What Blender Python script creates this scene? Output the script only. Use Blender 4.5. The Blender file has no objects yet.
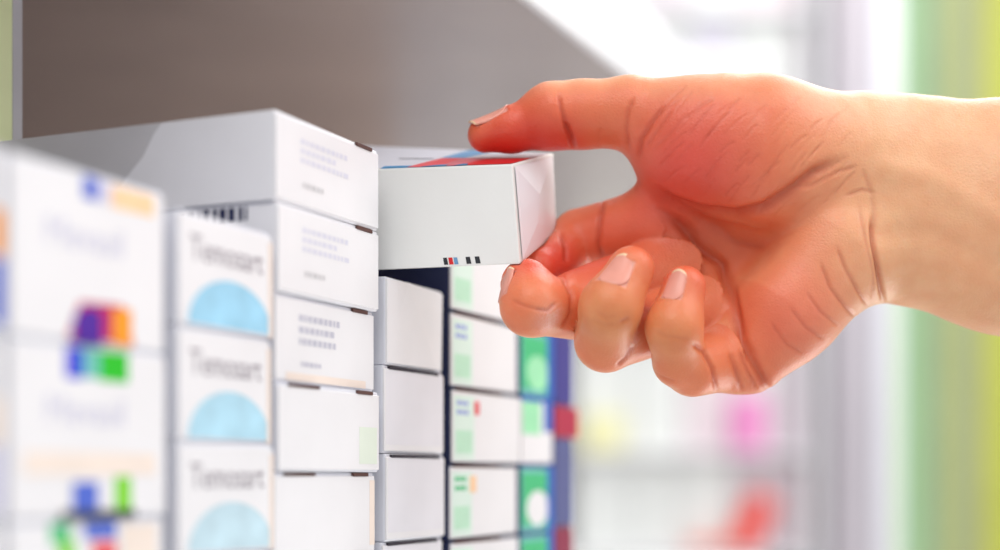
import bpy, bmesh, math, random
import numpy as np
from mathutils import Vector, Matrix

random.seed(4)
sc = bpy.context.scene
COL = sc.collection

# ------------------------------------------------------------ camera
F = 1500.0            # focal length in pixels of the 1000 px wide frame
CX, HY = 500.0, 475.0  # vanishing column and horizon row
cam_d = bpy.data.cameras.new('camera')
cam = bpy.data.objects.new('camera', cam_d)
COL.objects.link(cam)
cam.location = (0, 0, 0)
cam.rotation_euler = (math.radians(90), 0, 0)
cam_d.sensor_width = 36.0
cam_d.lens = 54.0
cam_d.shift_y = 0.2
cam_d.clip_start = 0.01
cam_d.clip_end = 50
cam_d.dof.use_dof = True
cam_d.dof.focus_distance = 0.474
cam_d.dof.aperture_fstop = 3.1
sc.camera = cam

# ------------------------------------------------------------ world, lights, exposure
w = bpy.data.worlds.new('world')
sc.world = w
w.use_nodes = True
w.node_tree.nodes['Background'].inputs[0].default_value = (0.98, 0.985, 1.0, 1)
w.node_tree.nodes['Background'].inputs[1].default_value = 0.62


def area_light(name, loc, target, size, power, col=(1, 1, 1)):
    l = bpy.data.lights.new(name, 'AREA')
    l.shape = 'RECTANGLE'
    l.size, l.size_y = size
    l.energy = power
    l.color = col
    o = bpy.data.objects.new(name, l)
    COL.objects.link(o)
    o.location = loc
    o.rotation_euler = (Vector(target) - Vector(loc)).to_track_quat('-Z', 'Y').to_euler()
    return o


area_light('ceiling_light_aisle', (1.2, 0.2, 1.35), (0.1, 0.45, 0.1), (1.2, 1.2), 16, (0.98, 0.995, 1.0))
area_light('front_fill_light', (-0.3, -0.7, 1.35), (0.0, 0.48, 0.05), (1.0, 1.0), 13, (1, 0.99, 0.98))  # unseen fill behind the camera, added to brighten the palm and held box
area_light('ceiling_light_back', (1.0, 2.0, 1.40), (0.15, 0.45, 0.1), (1.4, 1.0), 19, (1, 0.99, 0.98))
area_light('ceiling_light_far', (0.9, 1.7, 1.40), (0.5, 2.6, 0.0), (1.6, 0.8), 11, (1, 1, 1))
area_light('low_fill_light', (0.80, 1.15, -0.60), (0.15, 0.55, 0.10), (0.8, 0.5), 5, (1, 1, 0.98))  # unseen fill from below, added to lift the shelf underside; not a window

sc.view_settings.view_transform = 'Standard'
sc.view_settings.look = 'None'
sc.view_settings.exposure = 0.08
sc.view_settings.gamma = 1.0
sc.view_settings.use_curve_mapping = False

# ------------------------------------------------------------ helpers


def at(px, py, Y):
    return Vector(((px - CX) / F * Y, Y, (HY - py) / F * Y))


def srgb(c):
    return tuple((x / 12.92 if x <= 0.04045 else ((x + 0.055) / 1.055) ** 2.4) for x in c)


def hexc(h):
    h = h.lstrip('#')
    return srgb(tuple(int(h[i:i + 2], 16) / 255 for i in (0, 2, 4)))


MATS = {}


def mat(name, col, rough=0.5, noise=0.03, nscale=60, bump=0.0, spec=0.5, emit=0.0, trans=0.0, coat=0.0):
    if name in MATS:
        return MATS[name]
    m = bpy.data.materials.new(name)
    m.use_nodes = True
    nt = m.node_tree
    b = nt.nodes['Principled BSDF']
    c = hexc(col) if isinstance(col, str) else col
    tc = nt.nodes.new('ShaderNodeTexCoord')
    n = nt.nodes.new('ShaderNodeTexNoise')
    n.inputs['Scale'].default_value = nscale
    n.inputs['Detail'].default_value = 4
    nt.links.new(tc.outputs['Object'], n.inputs['Vector'])
    r = nt.nodes.new('ShaderNodeValToRGB')
    r.color_ramp.elements[0].position = 0.3
    r.color_ramp.elements[1].position = 0.7
    r.color_ramp.elements[0].color = tuple(max(0, x * (1 - noise * 2)) for x in c) + (1,)
    r.color_ramp.elements[1].color = tuple(min(1, x * (1 + noise)) for x in c) + (1,)
    nt.links.new(n.outputs['Fac'], r.inputs['Fac'])
    nt.links.new(r.outputs['Color'], b.inputs['Base Color'])
    b.inputs['Roughness'].default_value = rough
    b.inputs['Specular IOR Level'].default_value = spec
    if coat:
        b.inputs['Coat Weight'].default_value = coat
        b.inputs['Coat Roughness'].default_value = 0.25
        b.inputs['Coat IOR'].default_value = 1.75
    if trans:
        b.inputs['Transmission Weight'].default_value = trans
    if emit:
        nt.links.new(r.outputs['Color'], b.inputs['Emission Color'])
        b.inputs['Emission Strength'].default_value = emit
    if bump:
        bp = nt.nodes.new('ShaderNodeBump')
        bp.inputs['Strength'].default_value = bump
        bp.inputs['Distance'].default_value = 0.0003
        n2 = nt.nodes.new('ShaderNodeTexNoise')
        n2.inputs['Scale'].default_value = nscale * 12
        nt.links.new(tc.outputs['Object'], n2.inputs['Vector'])
        nt.links.new(n2.outputs['Fac'], bp.inputs['Height'])
        nt.links.new(bp.outputs['Normal'], b.inputs['Normal'])
    MATS[name] = m
    return m


def tag(o, label=None, cat=None, group=None, kind=None):
    if label:
        o['label'] = label
    if cat:
        o['category'] = cat
    if group:
        o['group'] = group
    if kind:
        o['kind'] = kind
    return o


def link(name, me, m=None, parent=None, loc=(0, 0, 0), rz=0.0):
    o = bpy.data.objects.new(name, me)
    COL.objects.link(o)
    if m is not None and me is not None:
        if len(me.materials) == 0:
            me.materials.append(m)
    if parent:
        o.parent = parent
    o.location = loc
    o.rotation_euler = (0, 0, rz)
    return o


def box_mesh(x0, x1, y0, y1, z0, z1, bev=0.0, seg=2):
    bm = bmesh.new()
    bmesh.ops.create_cube(bm, size=1)
    for v in bm.verts:
        v.co.x = x0 + (v.co.x + .5) * (x1 - x0)
        v.co.y = y0 + (v.co.y + .5) * (y1 - y0)
        v.co.z = z0 + (v.co.z + .5) * (z1 - z0)
    if bev:
        bmesh.ops.bevel(bm, geom=list(bm.edges), offset=bev, segments=seg, affect='EDGES', profile=0.6)
    me = bpy.data.meshes.new('box')
    bm.to_mesh(me)
    bm.free()
    return me


def mesh_py(verts, faces, smooth=False):
    me = bpy.data.meshes.new('mesh')
    me.from_pydata([tuple(v) for v in verts], [], faces)
    me.update()
    if smooth:
        for p in me.polygons:
            p.use_smooth = True
    return me


def prism_front(pts, y, th):
    """outline (x,z) extruded along y: front at y, back at y+th"""
    n = len(pts)
    v = [(x, y, z) for x, z in pts] + [(x, y + th, z) for x, z in pts]
    f = [tuple(range(n)), tuple(range(2 * n - 1, n - 1, -1))]
    for i in range(n):
        j = (i + 1) % n
        f.append((i, i + n, j + n, j))
    me = mesh_py(v, f)
    bm = bmesh.new()
    bm.from_mesh(me)
    bmesh.ops.recalc_face_normals(bm, faces=list(bm.faces))
    bm.to_mesh(me)
    bm.free()
    return me


def text_mesh(body, height, ext=0.00004, condense=1.0):
    cu = bpy.data.curves.new('lettering', 'FONT')
    cu.body = body
    cu.size = 1.0
    cu.align_x = 'CENTER'
    cu.resolution_u = 3
    o = bpy.data.objects.new('tmp_text', cu)
    COL.objects.link(o)
    dg = bpy.context.evaluated_depsgraph_get()
    me = bpy.data.meshes.new_from_object(o.evaluated_get(dg))
    bpy.data.objects.remove(o)
    s = height / 0.7
    for v in me.vertices:
        x, y, z = v.co
        v.co = (x * s * condense, -ext, y * s)
    me.materials.clear()
    return me


# ------------------------------------------------------------ materials
WHITE = mat('white_carton', '#eceaec', 0.42, 0.015, 40, bump=0.15)
COOLW = mat('cool_white_carton', '#e3e4ec', 0.42, 0.015, 40, bump=0.15)
GREYSIDE = mat('grey_carton_side', '#c3c2ca', 0.5, 0.02, 40)
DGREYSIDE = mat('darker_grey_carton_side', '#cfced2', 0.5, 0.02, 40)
SLOT = mat('brown_flap_gap', '#5a3a34', 0.8, 0.05, 80)
NAVY = mat('navy_carton', '#222a52', 0.45, 0.03, 60)
INK = mat('black_ink', '#23252c', 0.5, 0.02, 60)
NAVYINK = mat('navy_ink', '#1f2750', 0.5, 0.02, 60)
GREYINK = mat('grey_ink', '#9c949c', 0.5, 0.02, 60)
PALEGREY = mat('pale_grey_ink', '#cbc9cb', 0.5, 0.02, 60)
LAVG = mat('lavender_grey_ink', '#c3c2cf', 0.5, 0.02, 60)
LAV = mat('lavender_ink', '#cfcde2', 0.5, 0.02, 60)
LBLUE = mat('pale_blue_ink', '#9fd4ee', 0.45, 0.08, 90)
LBLUE1 = mat('soft_blue_ink', '#b2dcee', 0.45, 0.08, 90)
LBLUE2 = mat('pale_blue_grey_ink', '#c4dfea', 0.45, 0.08, 90)
LBLUE3 = mat('faint_blue_grey_ink', '#ccdbe2', 0.45, 0.08, 90)
CREAM = mat('cream_ink', '#f2e2d6', 0.5, 0.03, 60)
BLUE = mat('blue_ink', '#1f86bd', 0.4, 0.02, 60)
SBLUE = mat('steel_blue_ink', '#6b9cc6', 0.4, 0.03, 60)
RED = mat('red_ink', '#d81820', 0.4, 0.02, 60)
CORAL = mat('coral_ink', '#e8545c', 0.4, 0.03, 60)
PINKI = mat('rose_ink', '#de7480', 0.4, 0.03, 60)
PURPLE = mat('purple_ink', '#4a1a9a', 0.4, 0.06, 90)
ORANGE = mat('orange_ink', '#f59a1e', 0.4, 0.05, 90)
MAGENTA = mat('magenta_ink', '#c2185c', 0.4, 0.05, 90)
GREEN = mat('green_ink', '#12c21c', 0.4, 0.04, 90)
ROYAL = mat('royal_blue_ink', '#2430d8', 0.4, 0.04, 90)
PERI = mat('periwinkle_ink', '#4a66cc', 0.4, 0.04, 90)
LIME = mat('lime_ink', '#7fd42a', 0.4, 0.04, 90)
TEALI = mat('teal_ink', '#6fc0b8', 0.4, 0.04, 90)
PEACH = mat('peach_ink', '#ffd2a4', 0.45, 0.04, 90)
MINT = mat('mint_ink', '#9fe6b4', 0.45, 0.04, 90)
FGREEN = mat('leaf_green_ink', '#3fc07c', 0.45, 0.05, 90)
FBLUE = mat('blue_carton_print', '#2a62c0', 0.45, 0.05, 90)

# ------------------------------------------------------------ shelf frame of reference
DV = Vector((0.397, 0.918, 0)).normalized()    # along the shelf
EV = Vector((-DV.y, DV.x, 0))                  # into the shelf
RZ = math.atan2(DV.y, DV.x)
O0 = Vector((-0.063, 0.42, 0))
SHELF_Z = -0.050


def SP(t, wv, z=0.0):
    p = O0 + DV * t + EV * wv
    return Vector((p.x, p.y, z))


def shelf_piece(name, t0, t1, w0, w1, z0, z1, m, bev=0.0008, parent=None):
    me = box_mesh(t0, t1, w0, w1, z0, z1, bev)
    if parent:
        return link(name, me, m, parent)
    return link(name, me, m, None, (O0.x, O0.y, 0), RZ)


# ------------------------------------------------------------ display shelf (one thing)
TAUPE = mat('taupe_laminate', '#b09d96', 0.28, 0.05, 14, bump=0.1, spec=0.9, coat=1.0)
TAUPEB = mat('taupe_back_laminate', '#8a756c', 0.5, 0.05, 14)
SHWHITE = mat('white_shelf_lacquer', '#f1f1f3', 0.35, 0.01, 20)
shelf = bpy.data.objects.new('display_shelf', None)
COL.objects.link(shelf)
shelf.location = (O0.x, O0.y, SHELF_Z - 0.018)
shelf.rotation_euler = (0, 0, RZ)
tag(shelf, 'shop shelf unit with taupe upper board and bright white front lip, above the stacked cartons', 'shelf')
zo = -(SHELF_Z - 0.018)
shelf_piece('upper_board', -0.42, 0.75, 0.0, 0.35, 0.186 + zo, 0.206 + zo, TAUPE, parent=shelf)
o = shelf_piece('front_lip', -0.42, 0.75, -0.004, -0.0003, 0.1845 + zo, 0.224 + zo, SHWHITE, 0.0006, parent=shelf)
o['label'] = 'white price-rail lip along the front edge of the upper board'
shelf_piece('lower_board', -0.42, 0.55, -0.008, 0.35, 0.0, 0.018, SHWHITE, parent=shelf)
shelf_piece('back_panel', -0.42, 0.75, 0.3505, 0.358, 0.0, 0.206 + zo, TAUPEB, parent=shelf)

# ------------------------------------------------------------ cartons
FLAP_TH = 0.0004


def carton(t0, wd, h, z0, label, group, side=None, front=None, depth=0.11, w0=0.0, gaps='tr', prints=(), dyaw=0.0,
           side_prints=(), tilt=0.0, flap_mesh=None, loose=0.0):
    """local x along the shelf, y into the shelf, z up; the end flap faces the aisle (-y)"""
    side = side or COOLW
    front = front or WHITE
    g = 0.0002
    body = link('medicine_carton', box_mesh(g, wd - g, FLAP_TH, depth, 0, h - 0.00015, 0.0005), side,
                None, SP(t0, w0, z0), RZ + dyaw)
    body.rotation_euler[0] = tilt
    tag(body, label, 'box', group)
    fm = flap_mesh(wd, h) if flap_mesh else box_mesh(g * 1.5, wd - g * 1.5, -0.0002 - loose, FLAP_TH + 0.0002, 0.0007, h - 0.0012, 0.0002, 1)
    fl = link('end_flap', fm, front, body)
    # gaps where the tuck flap slides in: small dark openings along the top edge
    if 'r' in gaps:
        link('flap_gap', box_mesh(wd * 0.76, wd * 0.92, -0.00045 - loose, 0.0004, h - 0.0013, h - 0.0002, 0), SLOT, body)
    if 'l' in gaps:
        link('flap_gap', box_mesh(wd * 0.10, wd * 0.38, -0.00035 - loose, 0.0004, h - 0.0011, h - 0.0003, 0), SLOT, body)
    for k_, p in enumerate(prints):
        put_print(p, fl, wd, h, -0.0002 - loose - 0.00003 * k_)
    for p in side_prints:
        # side print: outline in (depth fraction, height fraction) on the near side x = 0
        nm, m, pts = p
        n = len(pts)
        v = [(g - 0.00008, a * depth, b * h) for a, b in pts] + [(g + 0.00002, a * depth, b * h) for a, b in pts]
        f = [tuple(range(n - 1, -1, -1)), tuple(range(n, 2 * n))] + [(i, (i + 1) % n, (i + 1) % n + n, i + n) for i in range(n)]
        link(nm, mesh_py(v, f), m, body)
    return body


def put_print(p, fl, wd, h, y):
    kind, m = p[0], p[1]
    e = 0.00006
    if kind == 'rect':
        x0, x1, z0, z1 = p[2]
        o = link(p[3] if len(p) > 3 else 'printed_patch', box_mesh(x0 * wd, x1 * wd, y - e, y + e, z0 * h, z1 * h), m, fl)
    elif kind == 'poly':
        pts = [(a * wd, b * h) for a, b in p[2]]
        o = link(p[3] if len(p) > 3 else 'printed_patch', prism_front(pts, y - e * 1.2, 2 * e), m, fl)
    elif kind == 'text':
        body, cx, cz, hh, cond = p[2:7]
        o = link('lettering', text_mesh(body, hh * h, 0.0, cond), m, fl, (cx * wd, y - e * 1.4, cz * h))
    elif kind == 'lines':
        # small illegible print: rows of short dashes in one mesh
        x0, x1, z0, z1 = p[2]
        rows = p[3]
        rr = random.Random(int(x0 * 100 + rows * 7))
        vs, fs = [], []
        for r in range(rows):
            zc = z1 - (r + 0.5) * (z1 - z0) / rows
            hh = (z1 - z0) / rows * 0.27
            x = x0
            end = x1 - rr.random() * 0.3 * (x1 - x0)
            while x < end:
                wv = 0.02 + rr.random() * 0.03
                k = len(vs)
                vs += [(x * wd, y - e, (zc - hh) * h), ((x + wv) * wd, y - e, (zc - hh) * h), ((x + wv) * wd, y - e, (zc + hh) * h), (x * wd, y - e, (zc + hh) * h)]
                fs.append((k, k + 1, k + 2, k + 3))
                x += wv + 0.012
        o = link('small_print', mesh_py(vs, fs), m, fl)
    return o


# column A: the large blurred cartons nearest the camera, on the left
HA = 0.0400
WA = 0.0553


def a_prints(row):
    P = [('text', LAV, 'Mevasil', 0.46, 0.54, 0.16, 1.05)]
    if row == 0:
        P += [('rect', PEACH, (0.62, 0.92, 0.83, 0.96)), ('rect', PERI, (0.44, 0.53, 0.84, 0.97)), ('rect', LAV, (0.53, 0.62, 0.84, 0.97)),
              ('poly', MAGENTA, [(.34, .03), (.78, .03), (.70, .26), (.42, .24)]),
              ('poly', PURPLE, [(.38, .0), (.56, .0), (.56, .20), (.46, .22), (.38, .15)]),
              ('rect', ORANGE, (0.63, 0.76, 0.02, 0.24))]
    elif row == 1:
        P += [('rect', ROYAL, (0.33, 0.43, 0.80, 0.975)), ('rect', TEALI, (0.43, 0.54, 0.81, 0.975)), ('rect', GREEN, (0.54, 0.73, 0.80, 0.975)),
              ('rect', CREAM, (0.08, 0.92, 0.25, 0.38)),
              ('rect', PERI, (0.37, 0.53, 0.03, 0.21)), ('rect', LIME, (0.64, 0.75, 0.04, 0.24)), ('rect', INK, (0.30, 0.78, 0.0, 0.045))]
    else:
        P += [('rect', FGREEN, (0.24, 0.36, 0.86, 0.975)), ('rect', LIME, (0.29, 0.39, 0.72, 0.88)), ('rect', PERI, (0.45, 0.66, 0.88, 0.975)),
              ('rect', CORAL, (0.50, 0.66, 0.76, 0.86)), ('rect', CREAM, (0.7, 0.94, 0.6, 0.95))]
    return P


la = ['large white carton with purple and orange foot patches, top of the nearest blurred stack',
      'large white carton with blue and green top patches, second in the nearest blurred stack',
      'large white carton with lime marks, bottom of the nearest blurred stack']
for r in range(3):
    carton(-0.1070, WA, HA, SHELF_Z + (2 - r) * HA, la[r], 'large cartons in the nearest stack', gaps='', depth=0.10,
           prints=a_prints(r), dyaw=(0.0, -0.008, 0.005)[r])
# the neighbour stack that only pokes into the frame
ln = ['white carton with orange and blue edge, topmost at the left frame edge',
      'white carton at the left frame edge, middle of its stack',
      'white carton at the left frame edge, lowest of its stack']
for r in range(3):
    carton(-0.1640, WA, HA, SHELF_Z + (2 - r) * HA, ln[r], 'cartons at the left frame edge', gaps='', depth=0.10,
           prints=[('rect', ORANGE if r == 0 else CREAM, (0.93, 1.0, 0.42, 0.66)), ('rect', PERI if r != 1 else LAV, (0.93, 1.0, 0.05, 0.40))])

# column B: cartons with a pale blue half disc
HB = 0.02935
WB = 0.0440


def b_prints(row):
    c = (LBLUE, LBLUE1, LBLUE2, LBLUE3)[row]
    disc = [(0.09, 0.03)] + [(0.54 + 0.45 * math.cos(math.pi * (1 - i / 16.0)) - 0.0, 0.03 + 0.43 * math.sin(math.pi * (1 - i / 16.0))) for i in range(0, 17)][1:]
    return [('poly', c, disc, 'blue_half_disc'), ('text', GREYINK, 'Temosart', 0.50, 0.585, 0.225, 0.92), ('rect', CREAM, (0.955, 1.0, 0.0, 0.9))]


lb = ['white carton with a bright pale blue half disc, topmost of the half-disc stack',
      'white carton with pale blue half disc, second from top of the half-disc stack',
      'white carton with faint grey-blue half disc, third in the half-disc stack',
      'white carton with a half disc, lowest of the half-disc stack']
for r in range(4):
    carton(-0.0458, WB, HB, SHELF_Z + (3 - r) * HB, lb[r], 'cartons with a half disc', gaps='', depth=0.075,
           prints=b_prints(r), dyaw=(0.0, 0.012, -0.008, 0.0)[r])

# column C: plain white cartons whose ends face the aisle
HC = 0.02545
WC = 0.0603
lc = ['white carton with a grey side, topmost of the tall stack left of the held box',
      'white carton with a barcode on its side, second in the tall stack',
      'white carton with lavender small print, third from the top of the tall stack',
      'plain white carton with a dark gap above it, fourth in the tall stack',
      'plain white carton, fifth from the top of the tall stack',
      'plain white carton, second lowest of the tall stack']
bars = []
xx = 0.10
rb = random.Random(3)
while xx < 0.60:
    wv = rb.choice([0.008, 0.014, 0.022])
    bars.append((xx, xx + wv))
    xx += wv + rb.choice([0.008, 0.012])
for r in range(6):
    pr = []
    if r in (0, 1, 2):
        pr = [('lines', mat('faint_lavender_ink', '#dad9e6', 0.5, 0.02, 60), (0.22, 0.66, 0.48, 0.80), 3), ('lines', PALEGREY, (0.24, 0.44, 0.20, 0.31), 1)]
    if r == 2:
        pr = [('lines', LAVG, (0.22, 0.62, 0.42, 0.82), 3), ('lines', LAVG, (0.24, 0.44, 0.18, 0.28), 1), ('rect', CREAM, (0.1, 0.9, 0.03, 0.12))]
    if r == 3:
        pr = [('rect', mat('faint_green_tint', '#e2ebdc', 0.45, 0.02, 50), (0.78, 0.97, 0.1, 0.55))]
    if r == 4:
        pr = [('rect', CREAM, (0.94, 0.995, 0.1, 0.9))]
    sp = []
    if r == 0:
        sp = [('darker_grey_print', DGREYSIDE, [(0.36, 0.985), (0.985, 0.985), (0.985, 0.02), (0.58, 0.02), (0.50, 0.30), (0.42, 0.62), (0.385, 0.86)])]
    if r == 1:
        for a, b in bars:
            sp.append(('barcode_bar', NAVYINK, [(a, 0.80), (b, 0.80), (b, 0.955), (a, 0.955)]))
    if r == 1:
        sp.append(('blue_grey_strip', mat('blue_grey_print', '#b9bccb', 0.5, 0.02, 50), [(0.02, 0.97), (0.98, 0.97), (0.98, 0.985), (0.02, 0.985)]))
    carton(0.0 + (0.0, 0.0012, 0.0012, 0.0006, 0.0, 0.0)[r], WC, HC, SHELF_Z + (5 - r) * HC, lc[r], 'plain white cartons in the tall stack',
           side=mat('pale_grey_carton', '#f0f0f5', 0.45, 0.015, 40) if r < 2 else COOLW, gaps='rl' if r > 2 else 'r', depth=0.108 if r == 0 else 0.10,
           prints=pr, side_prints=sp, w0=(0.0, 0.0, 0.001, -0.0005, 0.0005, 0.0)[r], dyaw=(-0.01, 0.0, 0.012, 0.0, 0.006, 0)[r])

# column D: short stack under the held box
HD = 0.0285
WD = 0.0445


def bent_flap(wd, h):
    g = 0.0003
    v = [(g, -0.0002, 0.0007), (wd * 0.83, -0.0012, 0.0007), (wd - g, 0.0002, 0.0007), (wd - g, -0.0002, h - 0.0010), (wd * 0.30, -0.0016, h - 0.0008), (g, -0.0002, h - 0.001)]
    b = [(x, 0.0006, z) for x, y, z in v]
    n = 6
    f = [(0, 1, 4, 5), (1, 2, 3, 4), (11, 10, 7, 6), (10, 9, 8, 7)] + [((i + 1) % n, i, i + n, (i + 1) % n + n) for i in range(n)]
    me = mesh_py(v + b, f)
    bm = bmesh.new()
    bm.from_mesh(me)
    bmesh.ops.recalc_face_normals(bm, faces=list(bm.faces))
    bm.to_mesh(me)
    bm.free()
    return me


ld = ['white carton with a creased end flap, directly under the held box',
      'plain white carton, second from top of the short stack under the held box',
      'plain white carton, third from the top of the short stack under the held box',
      'plain white carton, lowest of the short stack under the held box']
for r in range(4):
    pr = []
    if r:
        pr = [('rect', mat('faint_lilac_tint', '#e8e6ec', 0.45, 0.02, 50), (0.03, 0.97, 0.1, 0.95))]
    b = carton(0.0658 + (0.001, 0, 0.0006, 0)[r], WD, HD, SHELF_Z + (3 - r) * HD, ld[r], 'white cartons in the short stack', gaps='',
               prints=pr, dyaw=(0.03, 0.0, 0.01, 0)[r], flap_mesh=bent_flap if r == 0 else None, w0=(0.0, 0.0005, 0, 0.001)[r])
    if r:
        link('flap_gap', box_mesh(WD * 0.08, WD * 0.9, -0.0004, 0.0004, HD - 0.0014, HD - 0.0004), mat('dark_flap_gap', '#2c2430', 0.8, 0.04, 80), b)

# column E: navy cartons with white printed ends
HE = 0.0270
WE = 0.0615
le = ['navy-sided carton with a white end, topmost of the stack behind the held box',
      'navy-sided carton with pale green print, second from the top of the stack behind the fingers',
      'navy-sided carton with pale green and rose print, third from the top of that stack',
      'navy-sided carton with green and cream print, fourth from the top of that stack',
      'navy-sided carton, lowest of the stack behind the fingers']
for r in range(5):
    pr = [('rect', mat('faint_mint_tint', '#dcefe4', 0.45, 0.02, 50), (0.02, 0.30, 0.05, 0.9)), ('lines', mat('soft_periwinkle_ink', '#98a6dc', 0.45, 0.03, 60) if r < 3 else FGREEN, (0.06, 0.24, 0.62, 0.86), 2),
          ('rect', mat('pale_mint_ink', '#bfe8cc', 0.45, 0.04, 90), (0.05, 0.27, 0.14, 0.44))]
    if r == 2:
        pr.append(('rect', CORAL, (0.30, 0.37, 0.66, 0.84)))
    if r == 3:
        pr.append(('rect', PEACH, (0.27, 0.36, 0.62, 0.84)))
    b = carton(0.1150 + (0, 0, 0.001, -0.0005, 0)[r], WE, HE, SHELF_Z + (4 - r) * HE, le[r], 'navy cartons with white ends', side=NAVY, gaps='', prints=pr,
               dyaw=(0, 0.01, -0.006, 0.008, 0)[r], depth=0.12)
    link('flap_gap', box_mesh(WE * 0.06, WE * 0.7, -0.0004, 0.0004, HE - 0.0012, HE - 0.0003), SLOT, b)

# column F: blue and green cartons
lf = ['blue and green carton, topmost of the colourful stack behind the fingers',
      'blue carton with a green and white end, second in the colourful stack',
      'blue carton with a white end and green patch, third in the colourful stack',
      'blue carton with a green top and white oval, fourth in the colourful stack',
      'blue and green carton, lowest of the colourful stack']
FB = mat('blue_carton', '#23408c', 0.45, 0.04, 60)
for r in range(5):
    oval = [(0.5 + 0.34 * math.cos(k * math.pi / 10), 0.36 + 0.26 * math.sin(k * math.pi / 10)) for k in range(20)]
    if r in (1, 3, 4, 0):
        pr = [('rect', FGREEN, (0.04, 0.80, 0.12, 0.88)), ('poly', WHITE if r != 1 else MINT, oval), ('rect', FBLUE, (0.80, 1.0, 0.0, 1.0))]
    else:
        pr = [('rect', MINT, (0.04, 0.60, 0.45, 0.95)), ('rect', FBLUE, (0.72, 1.0, 0.5, 1.0)), ('rect', FBLUE, (0.0, 0.7, 0.93, 1.0))]
    carton(0.1790, 0.0345, HE, SHELF_Z + (4 - r) * HE, lf[r], 'colourful cartons behind the fingers', side=FB, front=WHITE if r == 2 else TEALI, gaps='', prints=pr, depth=0.10,
           dyaw=(0, 0.0, 0.01, 0, 0)[r])
# column G: dark magenta-navy cartons
lg = [('purple carton at the far end of the shelf row', mat('violet_carton', '#3a2f86', 0.45, 0.04, 60), 0.036),
      ('crimson carton at the far end of the shelf row', mat('crimson_carton', '#b0123c', 0.45, 0.04, 60), 0.0135),
      ('grey-mauve carton at the far end of the shelf row', mat('grey_mauve_carton', '#54598c', 0.45, 0.04, 60), 0.037),
      ('dark crimson carton, lowest at the far end of the shelf row', mat('dark_crimson_carton', '#8c1c40', 0.45, 0.04, 60), 0.0285)]
z = SHELF_Z
for lab, m, h in reversed(lg):
    carton(0.2150, 0.022 if h > 0.02 else 0.029, h, z, lab, None, side=m, front=m, gaps='', depth=0.09)
    z += h

# tall pale green carton standing behind the nearest stack
b = link('tall_carton', box_mesh(0, 0.05, 0, 0.04, 0, 0.218, 0.0008), mat('lime_white_carton', '#f2fbc4', 0.45, 0.04, 30), None, SP(-0.018, 0.118, SHELF_Z), RZ)
tag(b, 'tall pale lime carton standing behind the stacks at the upper left', 'box')
link('edge_strip', box_mesh(0.046, 0.0505, -0.0004, 0.0405, 0.0, 0.2183, 0.0002), mat('pale_grey_edge', '#c8c6cc', 0.5, 0.02, 40), b)

# ------------------------------------------------------------ the held box: eight corners of a slightly squashed carton
FTR, FBR = at(512, 164.3, 0.4685), at(520, 264.2, 0.4690)
FTL, FBL = at(379.8, 169.3, 0.4870), at(383, 269.9, 0.4875)
ext = 1.62
FTL2, FBL2 = FTR + (FTL - FTR) * ext, FBR + (FBL - FBR) * ext
BTR, BBR = at(553.5, 153.2, 0.5100), at(557, 233, 0.5065)
dT, dB = BTR - FTR, BBR - FBR
dTL = at(414, 147.5, 0.5270) - FTL
BTL2, BBL2 = FTL2 + dT + (dTL - dT) * ext, FBL2 + dB
hroot = FBR.copy()
corners = [FBL2, FBR, BBR, BBL2, FTL2, FTR, BTR, BTL2]


def quad_grid(me_faces, verts):
    return mesh_py(verts, me_faces)


cv = [c - hroot for c in corners]
bm = bmesh.new()
for f in [(0, 3, 2, 1), (4, 5, 6, 7), (0, 1, 5, 4), (1, 2, 6, 5), (2, 3, 7, 6), (3, 0, 4, 7)]:
    a_, b_, c_, d_ = [cv[i] for i in f]
    G = 8
    gv = {}
    for i in range(G + 1):
        for j in range(G + 1):
            u, t_ = i / G, j / G
            gv[i, j] = bm.verts.new(a_ * (1 - u) * (1 - t_) + b_ * u * (1 - t_) + c_ * u * t_ + d_ * (1 - u) * t_)
    for i in range(G):
        for j in range(G):
            bm.faces.new((gv[i, j], gv[i + 1, j], gv[i + 1, j + 1], gv[i, j + 1]))
bmesh.ops.remove_doubles(bm, verts=list(bm.verts), dist=1e-6)
bmesh.ops.recalc_face_normals(bm, faces=list(bm.faces))
sharp = [e for e in bm.edges if len(e.link_faces) == 2 and e.calc_face_angle() > 0.7]
bmesh.ops.bevel(bm, geom=sharp, offset=0.0005, segments=2, affect='EDGES', profile=0.6)
me = bpy.data.meshes.new('held')
bm.to_mesh(me)
bm.free()
HW = mat('held_carton_white', '#eeeeeb', 0.4, 0.012, 40, bump=0.12)
held = link('medicine_carton', me, HW, None, hroot)
tag(held, 'white carton with red and blue top print, held between thumb and fingers', 'box')


def face_pt(a, b, c, d, u, v, n, off):
    """bilinear point on quad a(0,0) b(1,0) c(1,1) d(0,1)"""
    p = a * (1 - u) * (1 - v) + b * u * (1 - v) + c * u * v + d * (1 - u) * v
    return p + n * off - hroot


def decal(name, quad, pts, m, off=0.0001, th=0.00008):
    a, b, c, d = quad
    n = ((b - a).cross(d - a)).normalized()
    NU, NV = 12, 4
    v, f = [], []
    for layer in (off, off - th - 0.00012):
        for i in range(NU + 1):
            for j in range(NV + 1):
                p, q = i / NU, j / NV
                uv = [pts[0][k] * (1 - p) * (1 - q) + pts[1][k] * p * (1 - q) + pts[2][k] * p * q + pts[3][k] * (1 - p) * q for k in (0, 1)]
                v.append(face_pt(a, b, c, d, uv[0], uv[1], n, layer))
    N1 = (NU + 1) * (NV + 1)
    for i in range(NU):
        for j in range(NV):
            q = (i * (NV + 1) + j, (i + 1) * (NV + 1) + j, (i + 1) * (NV + 1) + j + 1, i * (NV + 1) + j + 1)
            f.append(q)
            f.append(tuple(x + N1 for x in q[::-1]))
    return link(name, mesh_py(v, f), m, held)


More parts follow.
